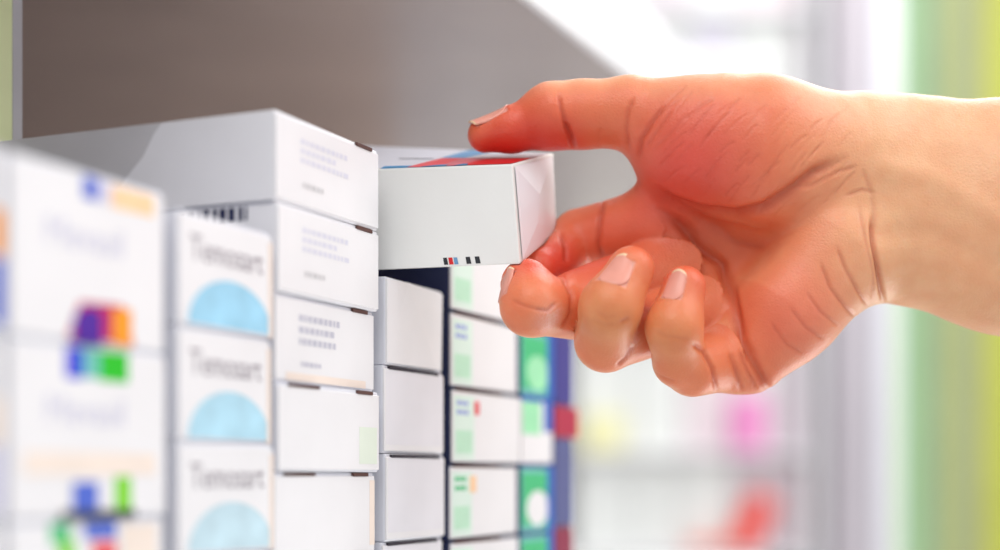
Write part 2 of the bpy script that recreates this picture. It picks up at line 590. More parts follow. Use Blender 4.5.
TOPQ = (FTL, FTR, BTR, FTL + dTL)      # u to the right, v to the back
FRQ = (FBL, FBR, FTR, FTL)
# top print
decal('white_top_panel', TOPQ, [(-0.5, 0.04), (0.985, 0.04), (0.985, 0.97), (-0.5, 0.97)], mat('top_panel_white', '#dcdce6', 0.35, 0.02, 50), 0.00006)
decal('blue_edge_line', TOPQ, [(0.0, 0.02), (0.62, 0.02), (0.62, 0.12), (0.0, 0.12)], BLUE, 0.00010)
decal('red_band', TOPQ, [(0.20, 0.03), (0.985, 0.03), (0.985, 0.48), (0.34, 0.48)], CORAL, 0.00014)
decal('red_band', TOPQ, [(0.62, 0.03), (0.985, 0.03), (0.985, 0.50), (0.70, 0.50)], RED, 0.00018)
decal('rose_patch', TOPQ, [(0.45, 0.06), (0.58, 0.06), (0.68, 0.48), (0.50, 0.48)], PINKI, 0.00018)
decal('blue_wedge', TOPQ, [(0.30, 0.025), (0.50, 0.025), (0.50, 0.10), (0.42, 0.10)], BLUE, 0.00022)
decal('blue_wedge', TOPQ, [(0.56, 0.025), (0.66, 0.025), (0.64, 0.12), (0.60, 0.12)], BLUE, 0.00024)
decal('steel_blue_band', TOPQ, [(0.33, 0.50), (0.50, 0.50), (0.62, 0.96), (0.42, 0.96)], SBLUE, 0.00014)
decal('black_rule', TOPQ, [(0.02, 0.44), (0.28, 0.44), (0.28, 0.47), (0.02, 0.47)], INK, 0.00012)
# registration marks along the bottom edge of the side
for (a, b_, m) in ((0.452, 0.480, INK), (0.490, 0.520, RED), (0.528, 0.555, SBLUE), (0.616, 0.648, INK), (0.682, 0.715, INK)):
    decal('colour_bar', FRQ, [(a + 0.006, 0.025), (b_ + 0.008, 0.025), (b_, 0.095), (a, 0.095)], m, 0.0001)
# creased end flap
ENQ = (FBR, BBR, BTR, FTR)
n_ = ((ENQ[1] - ENQ[0]).cross(ENQ[3] - ENQ[0])).normalized()
pts = [(0.05, 0.03), (0.96, 0.04), (0.96, 0.45), (0.96, 0.96), (0.04, 0.97), (0.04, 0.5), (0.46, 0.60), (0.40, 0.30)]
offs = [0.0003, 0.0003, 0.0003, 0.0003, 0.0003, 0.0004, 0.0019, 0.0014]
v = [face_pt(*ENQ, u, vv, n_, o_) for (u, vv), o_ in zip(pts, offs)]
fs = [(0, 1, 7), (1, 2, 6, 7), (2, 3, 6), (3, 4, 6), (4, 5, 6), (5, 7, 6), (5, 0, 7)]
me = mesh_py(v, fs)
link('end_flap', me, mat('held_flap_white', '#ecebf0', 0.38, 0.012, 40, bump=0.1), held)

# ------------------------------------------------------------ hand and forearm: one continuous implicit surface
REF = 0.480


def P(px, py, d):
    v = at(px, py, REF + d / 1000.0) * 1000.0
    return np.array((v.x, v.y, v.z), dtype=np.float32)


# (a, b, ra, rb, depth scale)  radii in mm, measured in the picture plane
def seg(p, a, b, ra, rb, k=1.0):
    ab = b - a
    t = np.clip(((p - a) @ ab) / float(ab @ ab), 0, 1)
    q = p - a - t[:, None] * ab
    r = ra + (rb - ra) * t
    if k != 1.0:
        q[:, 1] = q[:, 1] / k
    return np.sqrt((q * q).sum(1)) - r


def smin(a, b, k):
    h = np.maximum(k - np.abs(a - b), 0) / k
    return np.minimum(a, b) - h * h * k * 0.25


CORE = [
    # forearm, flattened towards the picture plane
    (P(905, 199, 14), P(1010, 217, 14), 32.5, 37.0, 0.62),
    (P(1010, 217, 14), P(1480, 300, 10), 37.0, 45.0, 0.70),
    (P(872, 188, 13), P(905, 199, 14), 30.0, 32.5, 0.60),
    # metacarpals
    (P(865, 160, 15), P(664, 222, 22), 15, 11.5, 0.95),
    (P(868, 180, 16), P(690, 262, 22), 15, 12.0, 0.95),
    (P(872, 205, 16), P(712, 305, 20), 15, 11.5, 0.95),
    (P(870, 235, 15), P(738, 345, 14), 16, 11.5, 0.95),
    # hypothenar pad
    (P(838, 250, 8), P(786, 312, 6), 19.5, 15.5, 0.9),
    (P(786, 312, 6), P(752, 358, 6), 15.5, 11.0, 0.9),
    # thenar pad
    (P(708, 146, 4), P(762, 150, 2), 20.0, 22.3, 0.86),
    (P(762, 150, 2), P(850, 160, 8), 22.3, 20.5, 0.8),
    (P(690, 158, 6), P(740, 172, 4), 15.0, 15.0, 0.9),
    # web between thumb and index
    (P(668, 176, 14), P(668, 216, 21), 8.5, 10.0, 1.0),
]
THUMB = [
    (P(630, 113, 7), P(704, 137, 4), 11.6, 18.5, 1.0),
    (P(582, 114.5, 9), P(630, 113, 7), 10.8, 11.4, 1.05),
    (P(552, 116, 10), P(582, 114.5, 9), 10.7, 10.7, 1.1),
    (P(512, 130, 11), P(552, 117, 10), 7.0, 10.4, 1.22),
    (P(485, 135, 12), P(512, 130, 11), 5.7, 7.1, 1.30),
]
FING = {
    'index': dict(prox=[(P(656, 222, 21), P(582, 238, 29), 11.5, 9.8, 1.0)],
                  rest=[(P(577, 240, 30), P(555, 261, 19), 9.6, 7.0, 1.0), (P(555, 261, 19), P(538, 268, 10), 7.0, 6.4, 1.0)]),
    'middle': dict(prox=[(P(684, 264, 21), P(576, 303, 5), 11.6, 10.3, 1.0)],
                   rest=[(P(572, 309, 4), P(531, 306, -13), 9.8, 8.8, 1.0), (P(531, 306, -13), P(526, 284, -6), 8.7, 8.0, 1.0)]),
    'ring': dict(prox=[(P(706, 305, 18), P(607, 341, -6), 11.0, 9.3, 1.0)],
                 rest=[(P(605, 341, -7), P(610, 307, -21), 9.7, 8.9, 1.0), (P(611, 307, -21), P(631, 270, -18), 8.7, 7.4, 1.0)]),
    'little': dict(prox=[(P(738, 356, 12), P(693, 367, -5), 10.6, 9.3, 1.0)],
                   rest=[(P(679, 361, -9), P(674, 327, -19), 8.5, 8.0, 1.0), (P(674, 327, -19), P(684, 288, -16), 7.9, 6.9, 1.0)]),
}
HBOX = None


def box_sdf(p):
    c = [np.array((v.x, v.y, v.z), dtype=np.float32) * 1000 for v in corners]
    cen = sum(c) / 8
    d = None
    for f in [(0, 3, 2), (4, 5, 6), (0, 1, 5), (1, 2, 6), (2, 3, 7), (3, 0, 4)]:
        n = np.cross(c[f[1]] - c[f[0]], c[f[2]] - c[f[0]])
        n /= np.linalg.norm(n)
        if n @ (cen - c[f[0]]) > 0:
            n = -n
        e = (p - c[f[0]]) @ n
        d = e if d is None else np.maximum(d, e)
    return d


def chain(p, segs, k):
    d = None
    for s in segs:
        e = seg(p, *s)
        d = e if d is None else smin(d, e, k)
    return d


def field(p, parts=False):
    core = chain(p, CORE, 7.0)
    # hollow of the palm
    th = chain(p, THUMB, 2.5)
    ds = [smin(core, th, 9.0)]
    dd = [core, th]
    for nme in ('index', 'middle', 'ring', 'little'):
        f = FING[nme]
        pr = chain(p, f['prox'], 1.0)
        rs = chain(p, f['rest'], 4.5)
        ds.append(smin(core, pr, 7.0))
        ds.append(smin(pr, rs, 2.2))
        dd.append(pr)
        dd.append(rs)
    d = ds[0]
    for e in ds[1:]:
        d = smin(d, e, 0.7)
    d = np.maximum(d, -(box_sdf(p) - 0.35))
    if parts:
        return d, np.stack(dd, 1)
    return d


def surface_nets(h=0.95):
    lo = np.array((-16, 430, 20), dtype=np.float32)
    lo = np.array((-18, 432, 18), dtype=np.float32)
    hi = np.array((372, 530, 140), dtype=np.float32)
    B = 4
    n = (np.ceil((hi - lo) / (h * B)).astype(int)) * B + 1
    # coarse pass
    nb = (n - 1) // B
    ci = np.stack(np.meshgrid(*[np.arange(m) for m in nb], indexing='ij'), -1).reshape(-1, 3)
    cp = lo + (ci * B + B / 2.0).astype(np.float32) * h
    cd = field(cp)
    act = np.abs(cd) < h * B * 1.45 + 1.0
    V = np.full(tuple(n), 5.0, dtype=np.float32)
    sgn = np.where(cd < 0, -5.0, 5.0).reshape(tuple(nb))
    V[:-1, :-1, :-1] = np.repeat(np.repeat(np.repeat(sgn, B, 0), B, 1), B, 2)
    ai = ci[act]
    off = np.stack(np.meshgrid(*[np.arange(B + 1)] * 3, indexing='ij'), -1).reshape(-1, 3)
    allidx = (ai[:, None, :] * B + off[None]).reshape(-1, 3)
    lin = np.unique((allidx[:, 0] * n[1] + allidx[:, 1]) * n[2] + allidx[:, 2])
    ii = np.stack((lin // (n[1] * n[2]), (lin // n[2]) % n[1], lin % n[2]), 1)
    vals = np.empty(len(ii), dtype=np.float32)
    for s in range(0, len(ii), 400000):
        vals[s:s + 400000] = field(lo + ii[s:s + 400000].astype(np.float32) * h)
    V[ii[:, 0], ii[:, 1], ii[:, 2]] = vals
    inside = V < 0
    # cells
    c = inside[:-1, :-1, :-1]
    cnt = np.zeros(c.shape, dtype=np.int8)
    cor = [(a, b, d) for a in (0, 1) for b in (0, 1) for d in (0, 1)]
    for (a, b, d) in cor:
        cnt += inside[a:a + c.shape[0], b:b + c.shape[1], d:d + c.shape[2]]
    cells = np.argwhere((cnt > 0) & (cnt < 8))
    acc = np.zeros((len(cells), 3), dtype=np.float32)
    num = np.zeros(len(cells), dtype=np.float32)
    for (a, b, d) in cor:
        for ax in range(3):
            if (a, b, d)[ax] == 1:
                continue
            e = [a, b, d]
            e[ax] = 1
            v0 = V[cells[:, 0] + a, cells[:, 1] + b, cells[:, 2] + d]
            v1 = V[cells[:, 0] + e[0], cells[:, 1] + e[1], cells[:, 2] + e[2]]
            m = (v0 < 0) != (v1 < 0)
            t = np.where(m, v0 / np.where(m, v0 - v1, 1), 0)
            pt = np.tile(np.array((a, b, d), dtype=np.float32), (len(cells), 1))
            pt[:, ax] += t
            acc += pt * m[:, None]
            num += m
    verts = lo + (cells + acc / num[:, None]).astype(np.float32) * h
    idx = -np.ones(c.shape, dtype=np.int64)
    idx[cells[:, 0], cells[:, 1], cells[:, 2]] = np.arange(len(cells))
    quads = []
    for ax in range(3):
        u, w_ = [(1, 2), (2, 0), (0, 1)][ax]
        s0 = [slice(0, -1) if q == ax else slice(1, -1) for q in range(3)]
        s1 = [slice(1, None) if q == ax else slice(1, -1) for q in range(3)]
        A_, B_ = inside[tuple(s0)], inside[tuple(s1)]
        e = np.argwhere(A_ != B_)
        flip = A_[e[:, 0], e[:, 1], e[:, 2]]
        g = e + np.array([0 if q == ax else 1 for q in range(3)])
        du = np.zeros(3, int); du[u] = 1
        dw = np.zeros(3, int); dw[w_] = 1
        q = [g - du - dw, g - dw, g, g - du]
        q = np.stack([idx[x[:, 0], x[:, 1], x[:, 2]] for x in q], 1)
        q[~flip] = q[~flip][:, ::-1]
        quads.append(q)
    return verts, np.concatenate(quads)


def normals(p, e=0.35):
    g = np.empty_like(p)
    for ax in range(3):
        o_ = np.zeros(3, dtype=np.float32)
        o_[ax] = e
        g[:, ax] = field(p + o_) - field(p - o_)
    return g / np.maximum(np.linalg.norm(g, axis=1)[:, None], 1e-6)


hv, hq = surface_nets()
HROOT = np.array(at(880, 300, REF)) * 1000
me = bpy.data.meshes.new('arm')
me.from_pydata([tuple(v) for v in (hv - HROOT) / 1000.0], [], [tuple(q) for q in hq.tolist()])
me.update()
tmp = bpy.data.objects.new('tmp', me)
COL.objects.link(tmp)
md = tmp.modifiers.new('s', 'SUBSURF')
md.levels = 1
md.render_levels = 1
dg = bpy.context.evaluated_depsgraph_get()
me2 = bpy.data.meshes.new_from_object(tmp.evaluated_get(dg))
bpy.data.objects.remove(tmp)
bpy.data.meshes.remove(me)
nv = len(me2.vertices)
co = np.empty(nv * 3, dtype=np.float32)
me2.vertices.foreach_get('co', co)
pos = co.reshape(-1, 3) * 1000 + HROOT
pos = pos.astype(np.float32)
fd, parts = field(pos, True)
nor = normals(pos, 0.6)
pos = pos - nor * np.clip(fd, -0.4, 0.4)[:, None] * 0.7
part_id = parts.argmin(1)   # 0 palm 1 thumb 2/3 index 4/5 middle 6/7 ring 8/9 little
pxl = np.stack((pos[:, 0] / pos[:, 1] * F + CX, HY - pos[:, 2] / pos[:, 1] * F), 1)
disp = np.zeros(nv, dtype=np.float32)
front = np.clip(-nor[:, 1] * 2.2 + 0.45, 0, 1)


def polydist(q, pts):
    best = np.full(len(q), 1e9, dtype=np.float32)
    tt = np.zeros(len(q), dtype=np.float32)
    n = len(pts) - 1
    for i in range(n):
        a = np.array(pts[i], dtype=np.float32)
        b = np.array(pts[i + 1], dtype=np.float32)
        ab = b - a
        t = np.clip(((q - a) @ ab) / float(ab @ ab), 0, 1)
        d = np.linalg.norm(q - a - t[:, None] * ab, axis=1)
        m = d < best
        best = np.where(m, d, best)
        tt = np.where(m, (i + t) / n, tt)
    return best, tt


# creases: ids, polyline in picture pixels at the hand, width px, depth mm
PALM, TH = (0,), (1,)
CREASES = [
    ((0, 2), [(652, 186), (668, 200), (700, 213), (735, 217), (765, 208), (792, 190), (815, 172), (842, 160)], 5.5, 2.3),
    ((0,), [(792, 190), (812, 186), (838, 172), (858, 166)], 2.2, 0.5),
    ((0,), [(655, 206), (690, 232), (722, 262), (732, 300), (742, 340), (762, 378), (770, 392)], 5.0, 1.9),
    ((0, 2), [(668, 205), (700, 222), (735, 240), (765, 246)], 3.0, 0.6),
    ((0,), [(872, 215), (874, 245), (879, 275), (884, 304)], 2.4, 1.5),
    ((0,), [(862, 168), (872, 195), (876, 235)], 2.5, 0.35),
    ((0,), [(846, 196), (862, 190), (876, 193)], 2.0, 0.4),
    ((0,), [(858, 205), (866, 240), (874, 275), (872, 300)], 2.0, 0.4),
    ((0,), [(836, 246), (846, 270), (858, 292), (868, 306)], 2.0, 0.5),
    ((0,), [(820, 262), (830, 288), (844, 306), (856, 318)], 2.0, 0.5),
    ((0,), [(806, 292), (820, 312), (838, 326)], 1.8, 0.35),
    ((0,), [(790, 308), (806, 328), (824, 340)], 1.8, 0.35),
    ((0,), [(770, 322), (786, 344), (804, 354)], 1.8, 0.35),
    # thumb base folds
    ((1, 0), [(629, 150), (626, 130), (628, 112), (634, 98)], 2.0, 0.55),
    ((1, 0), [(638, 160), (641, 140), (652, 122), (664, 106)], 2.4, 0.7),
    ((1, 0), [(646, 148), (660, 128), (672, 110)], 1.6, 0.35),
    ((1, 0), [(654, 150), (672, 132), (688, 112)], 1.6, 0.25),
    ((1,), [(600, 128), (598, 148)], 1.6, 0.2),
    # thumb joint
    ((1,), [(558, 92), (561, 108), (565, 122), (570, 136), (571, 150)], 2.2, 0.75),
    ((1,), [(565, 122), (572, 140), (574, 151)], 3.0, 0.9),
    # index joints
    ((2, 3, 0), [(603, 200), (600, 220), (598, 245), (603, 262)], 2.6, 0.8),
    ((2, 3), [(561, 232), (566, 248), (566, 262)], 2.6, 0.8),
    # middle finger
    ((4, 5), [(534, 309), (548, 311), (556, 303)], 1.8, 0.6),
    ((4, 5), [(512, 300), (524, 306), (536, 309)], 1.8, 0.35),
    ((4, 5), [(562, 274), (572, 296), (571, 314), (562, 330)], 2.4, 0.7),
    # ring finger
    ((6, 7), [(630, 318), (622, 322), (626, 320)], 1.8, 0.5),
    ((6, 7), [(634, 345), (626, 358), (617, 366)], 2.0, 0.7),
    ((6, 7), [(596, 312), (606, 318), (616, 317)], 1.6, 0.18),
    ((6, 7), [(593, 320), (604, 325), (614, 324)], 1.6, 0.15),
    ((6,), [(640, 306), (652, 314)], 2.0, 0.5),
    # little finger
    ((8, 9), [(692, 344), (704, 352), (712, 368), (717, 392)], 2.4, 0.8),
    ((8, 9), [(654, 330), (664, 336), (676, 338), (690, 340)], 1.5, 0.2),
    ((8, 9), [(646, 366), (660, 376), (676, 382)], 1.5, 0.3),
    ((8, 0), [(730, 352), (736, 372), (742, 392)], 2.4, 0.6),
    ((8, 0), [(740, 350), (748, 372), (757, 390)], 2.4, 0.6),
]
# short diagonal lines over the ball of the thumb
rc = random.Random(11)
for i in range(54):
    cx_, cy_ = 672 + i % 11 * 17 + rc.uniform(-9, 9), 98 + (i // 11) * 20 + (i % 11) * 2.5 + rc.uniform(-9, 9)
    L = rc.uniform(9, 24)
    a = math.radians(rc.uniform(38, 58))
    CREASES.append(((0, 1), [(cx_ - L * math.cos(a), cy_ + L * math.sin(a)), (cx_ + 2, cy_ - 2), (cx_ + L * math.cos(a), cy_ - L * math.sin(a) * 0.8)], rc.uniform(0.9, 1.5), rc.uniform(0.10, 0.30)))
redcr = np.zeros(nv, dtype=np.float32)
for ids, pts, wpx, dep in CREASES:
    dist, tt = polydist(pxl, pts)
    taper = np.clip(np.minimum(tt, 1 - tt) * 7 + 0.15, 0, 1)
    ok = np.isin(part_id, ids) * front * taper
    g = np.exp(-(dist / wpx) ** 2) * ok
    disp -= g * dep
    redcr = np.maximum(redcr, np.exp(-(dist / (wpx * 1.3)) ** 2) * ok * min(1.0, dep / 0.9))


def gauss3(c, r):
    d = pos - c
    return np.exp(-(d * d).sum(1) / (r * r))


# soft swellings and the hollow of the palm
disp -= 5.0 * np.exp(-(((pxl[:, 0] - 715) / 44) ** 2 + ((pxl[:, 1] - 250) / 30) ** 2)) * (part_id == 0) * front
disp += 0.9 * np.exp(-(((pxl[:, 0] - 690) / 26) ** 2 + ((pxl[:, 1] - 172) / 22) ** 2)) * (part_id <= 1) * front

dt_, _t = polydist(pxl, [(885, 168), (930, 176), (985, 210), (1040, 250)])
disp += 0.9 * np.exp(-(dt_ / 13) ** 2) * front
dt_, _t = polydist(pxl, [(880, 235), (930, 232), (990, 262), (1050, 290)])
disp -= 0.7 * np.exp(-(dt_ / 12) ** 2) * front
# ---- nails: frames (base centre, tip direction, outward normal)


def nrm(v):
    v = np.array(v, dtype=np.float32)
    return v / np.linalg.norm(v)


NAILS = [
    # centre point inside the finger tip, axis, normal, half width mm, half length mm, label
    ('thumb', P(497, 133, 11.5), nrm((-0.93, 0.05, -0.36)), nrm((-0.33, -0.22, 0.92)), 6.6, 6.0),
    ('ring', P(627, 282, -19), nrm((0.36, 0.15, 0.92)), nrm((-0.50, -0.86, 0.1)), 3.7, 5.0),
    ('little', P(681, 294, -17), nrm((0.26, 0.15, 0.95)), nrm((-0.46, -0.88, 0.1)), 3.3, 4.5),
    ('middle', P(527, 292, -9), nrm((0.10, 0.30, 0.95)), nrm((-0.93, -0.36, 0.0)), 3.9, 5.0),
]


def own(p, nme):
    if nme == 'thumb':
        return chain(p, THUMB, 2.5)
    f = FING[nme]
    return smin(chain(p, f['prox'], 1.0), chain(p, f['rest'], 4.5), 2.2)


def march(p0, d, tmax, nme):
    t = np.full(len(p0), 0.0, dtype=np.float32)
    t += tmax
    # march inwards from outside
    for _ in range(28):
        f = own(p0 + d * t[:, None], nme)
        t = t - f * 0.8
    return t


nail_meshes = []
nailmask = np.zeros(nv, dtype=np.float32)
for nme, c, a, n, hw, hl in NAILS:
    n = n - a * float(n @ a)
    n = n / np.linalg.norm(n)
    s = np.cross(a, n)
    U, Vn = 17, 17
    g = []
    for i in range(U):
        for j in range(Vn):
            u = -1 + 2 * i / (U - 1)
            v = -1 + 2 * j / (Vn - 1)
            # rounded rectangle: base rounded, free edge gently rounded
            lim = 1.0 - 0.12 * max(v, 0) ** 3 if v > 0 else math.sqrt(max(0.0, 1 - (abs(v)) ** 2.4 * 0.80))
            uu = u * lim
            vv = v * hl + (1.5 * (1 - u * u) if v > 0 else -0.5 * (1 - u * u)) * abs(v)
            g.append((uu, vv, u, v))
    g = np.array(g, dtype=np.float32)
    AW = 0.95 if nme == 'thumb' else hw / 6.4
    ang = g[:, 0] * AW
    R = hw / 0.95
    # rays fan out around the finger axis
    base = c + a * g[:, 1][:, None]
    dirs = n * np.cos(ang)[:, None] + s * np.sin(ang)[:, None]
    t = march(base, dirs, 12.0, nme)
    # smooth the nail: fitted height per row, blended
    t2 = t.reshape(U, Vn)
    cen = t2[U // 2].copy()
    k = np.polyfit(np.linspace(-1, 1, Vn)[:-3], cen[:-3], 2)
    fit = np.polyval(k, np.linspace(-1, 1, Vn))
    prof = t2 - cen[None]
    rowm = prof[:, 2:-5].mean(1)
    t2 = fit[None] * 1.0 + rowm[:, None]
    t = t2.reshape(-1)
    lift = 0.16 - 0.40 * (np.abs(g[:, 2]) > 0.93) - 0.35 * (g[:, 3] < -0.93)
    pt = base + dirs * (t + lift)[:, None]
    back = base + dirs * (t + lift - 0.45)[:, None]
    nail_meshes.append((nme, pt, back, U, Vn, a, g))
    # recess of the nail bed in the skin and the fold around it
    rel = pos - c
    la_ = rel @ a
    ls_ = rel @ s
    ln_ = rel @ n
    an = np.arctan2(ls_, ln_) / AW
    e = np.maximum(np.abs(an), np.abs(la_) / hl)
    own_ids = {'thumb': (1,), 'ring': (6, 7), 'little': (8, 9), 'middle': (4, 5)}[nme]
    ok = np.isin(part_id, own_ids) & (ln_ > 0) & (np.linalg.norm(rel, axis=1) < 16)
    m = np.clip((1.0 - e) / 0.10, 0, 1) * ok
    nailmask = np.maximum(nailmask, m)
    ring_ = np.exp(-((e - 1.08) / 0.09) ** 2) * ok * (la_ < hl * 0.8)
    disp += ring_ * 0.14
    disp -= m * 0.28
pos = pos + nor * disp[:, None]

# pigment: redder finger ends, palm and folds, paler wrist, plus painted finger highlights
ylw = np.array(hexc('#edb68b'))
red = np.array(hexc('#de4636'))
pinkc = np.array(hexc('#e2685a'))
orange = np.array(hexc('#e36c40'))
tan = np.array(hexc('#d8945f'))
colr = np.tile(ylw, (nv, 1)).astype(np.float64)


def mixin(c, m):
    global colr
    m = np.clip(m, 0, 1)[:, None]
    colr = colr * (1 - m) + c * m


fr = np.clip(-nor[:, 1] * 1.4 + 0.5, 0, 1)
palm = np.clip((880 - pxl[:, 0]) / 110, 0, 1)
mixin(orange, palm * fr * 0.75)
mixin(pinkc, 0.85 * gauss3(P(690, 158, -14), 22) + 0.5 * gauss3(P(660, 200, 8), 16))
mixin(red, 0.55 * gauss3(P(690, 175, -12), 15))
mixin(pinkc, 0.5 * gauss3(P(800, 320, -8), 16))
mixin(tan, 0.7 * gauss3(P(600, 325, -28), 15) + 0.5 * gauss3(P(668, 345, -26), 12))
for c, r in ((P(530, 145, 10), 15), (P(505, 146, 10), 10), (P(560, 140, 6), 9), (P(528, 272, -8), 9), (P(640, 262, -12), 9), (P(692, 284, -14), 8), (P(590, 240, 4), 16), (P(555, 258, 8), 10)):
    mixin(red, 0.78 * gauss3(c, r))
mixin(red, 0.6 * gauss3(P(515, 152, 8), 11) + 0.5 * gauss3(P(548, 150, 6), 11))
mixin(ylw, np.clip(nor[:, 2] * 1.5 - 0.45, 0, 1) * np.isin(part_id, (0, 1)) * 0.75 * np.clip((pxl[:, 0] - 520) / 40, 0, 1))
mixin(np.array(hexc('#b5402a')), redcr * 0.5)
shine_mottle = (np.sin(pos[:, 0] * 7.1 + pos[:, 2] * 3.3) * np.sin(pos[:, 2] * 6.3 - pos[:, 1] * 4.1) * 0.5 + 0.7)
mixin(np.array(hexc('#f6dcd6')), shine_mottle * (0.75 * gauss3(P(549, 318, -18), 4.5) + 0.7 * gauss3(P(627, 343, -12), 4.5) + 0.5 * gauss3(P(716, 340, 2), 4)))  # specular highlights on dry finger skin, painted in as whitish colour
mixin(np.array(hexc('#e8a898')), nailmask * 0.8)
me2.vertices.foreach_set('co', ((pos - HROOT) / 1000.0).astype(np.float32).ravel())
ca = me2.color_attributes.new('pigment_and_shine', 'FLOAT_COLOR', 'POINT')
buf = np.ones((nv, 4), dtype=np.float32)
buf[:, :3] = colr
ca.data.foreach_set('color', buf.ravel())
me2.polygons.foreach_set('use_smooth', np.ones(len(me2.polygons), dtype=bool))
me2.update()

skin = bpy.data.materials.new('skin')
skin.use_nodes = True
nt = skin.node_tree
b = nt.nodes['Principled BSDF']
vc = nt.nodes.new('ShaderNodeVertexColor')
vc.layer_name = 'pigment_and_shine'
tc = nt.nodes.new('ShaderNodeTexCoord')
nz = nt.nodes.new('ShaderNodeTexNoise')
nz.inputs['Scale'].default_value = 130
nz.inputs['Detail'].default_value = 5
nt.links.new(tc.outputs['Object'], nz.inputs['Vector'])
hs = nt.nodes.new('ShaderNodeMix')
hs.data_type = 'RGBA'
hs.blend_type = 'MULTIPLY'
rp = nt.nodes.new('ShaderNodeValToRGB')
rp.color_ramp.elements[0].position = 0.35
rp.color_ramp.elements[0].color = (0.96, 0.88, 0.86, 1)
rp.color_ramp.elements[1].position = 0.65
rp.color_ramp.elements[1].color = (1.0, 1.0, 1.0, 1)
nt.links.new(nz.outputs['Fac'], rp.inputs['Fac'])
hs.inputs[0].default_value = 1.0
nt.links.new(vc.outputs['Color'], hs.inputs[6])
nt.links.new(rp.outputs['Color'], hs.inputs[7])
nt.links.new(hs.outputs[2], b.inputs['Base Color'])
b.inputs['Roughness'].default_value = 0.42
b.inputs['Specular IOR Level'].default_value = 0.45
b.inputs['Subsurface Weight'].default_value = 0.35
b.inputs['Subsurface Radius'].default_value = (1.0, 0.35, 0.18)
b.inputs['Subsurface Scale'].default_value = 0.004
vo = nt.nodes.new('ShaderNodeTexVoronoi')
vo.feature = 'DISTANCE_TO_EDGE'
vo.inputs['Scale'].default_value = 900
nt.links.new(tc.outputs['Object'], vo.inputs['Vector'])
n2 = nt.nodes.new('ShaderNodeTexNoise')
n2.inputs['Scale'].default_value = 420
n2.inputs['Detail'].default_value = 6
nt.links.new(tc.outputs['Object'], n2.inputs['Vector'])
ad = nt.nodes.new('ShaderNodeMath')
ad.operation = 'ADD'
nt.links.new(vo.outputs['Distance'], ad.inputs[0])
nt.links.new(n2.outputs['Fac'], ad.inputs[1])
bp = nt.nodes.new('ShaderNodeBump')
bp.inputs['Strength'].default_value = 0.35
bp.inputs['Distance'].default_value = 0.0004
nt.links.new(ad.outputs[0], bp.inputs['Height'])
nt.links.new(bp.outputs['Normal'], b.inputs['Normal'])
me2.materials.clear()
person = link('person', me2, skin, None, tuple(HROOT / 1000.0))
tag(person, 'bare hand and forearm reaching in from the right, thumb and curled fingers gripping a carton', 'person')

NAILM = mat('fingernail', '#e39a88', 0.3, 0.03, 200, spec=0.4)
NAILE = mat('nail_free_edge', '#f2cfa8', 0.3, 0.02, 200)
for nme, pt, back, U, Vn, a, g in nail_meshes:
    vs = np.concatenate((pt, back)) - HROOT
    fs, edge_f = [], []
    N = U * Vn
    for i in range(U - 1):
        for j in range(Vn - 1):
            q = (i * Vn + j, (i + 1) * Vn + j, (i + 1) * Vn + j + 1, i * Vn + j + 1)
            fs.append(q)
            edge_f.append(j >= Vn - 2)
            fs.append(tuple(x + N for x in q[::-1]))
            edge_f.append(j >= Vn - 2)
    rim = [i * Vn for i in range(U)] + [(U - 1) * Vn + j for j in range(1, Vn)] + [i * Vn + Vn - 1 for i in range(U - 2, -1, -1)] + [j for j in range(Vn - 2, 0, -1)]
    for k in range(len(rim)):
        i0, i1 = rim[k], rim[(k + 1) % len(rim)]
        fs.append((i0, i0 + N, i1 + N, i1))
        edge_f.append(g[i0, 3] > 0.8)
    me = mesh_py(vs / 1000.0, fs, True)
    me.materials.append(NAILM)
    me.materials.append(NAILE)
    for p_, e_ in zip(me.polygons, edge_f):
        p_.material_index = 1 if e_ else 0
    bm = bmesh.new()
    bm.from_mesh(me)
    bmesh.ops.recalc_face_normals(bm, faces=list(bm.faces))
    bm.to_mesh(me)
    bm.free()
    link('fingernail', me, None, person)

# ------------------------------------------------------------ the shop behind
FZ = -1.25
YB = 3.2
FLOORM = mat('pale_floor', '#e6e4e2', 0.35, 0.03, 3)
WALLM = mat('pale_grey_wall', '#dcdbe0', 0.7, 0.015, 6)

def S(name, *a, m=WALLM, **k):
    o = link(name, box_mesh(*a), m)
    o['kind'] = 'structure'
    return o


S('floor', -3.0, 4.0, -2.5, 4.0, FZ - 0.05, FZ, m=FLOORM)
S('wall_back', -3.0, 4.0, 3.6, 3.7, FZ, 1.55)
S('wall_left', -3.05, -3.0, -2.5, 3.6, FZ, 1.55)


def bx(px0, px1, py0, py1, Y, dy, bev=0.0):
    """box whose front spans the given picture columns and rows when it stands at depth Y"""
    a, b_ = at(px0, py1, Y), at(px1, py0, Y)
    return a.x, b_.x, Y, Y + dy, a.z, b_.z, bev


# wall shelving full of white cartons, far behind
UW = mat('white_unit', '#f2f2f4', 0.5, 0.01, 5)
YU = 2.5
unit = bpy.data.objects.new('wall_shelving', None)
COL.objects.link(unit)
ux0, ux1 = at(470, 0, YU).x, at(822, 0, YU).x
unit.location = ((ux0 + ux1) / 2, YU, FZ)
tag(unit, 'white wall shelving with pale cartons, far behind the hand', 'shelf')


def upart(name, *a, m=UW):
    o = link(name, box_mesh(*a), m, unit)
    o.location = (-unit.location.x, -YU, -FZ)
    return o


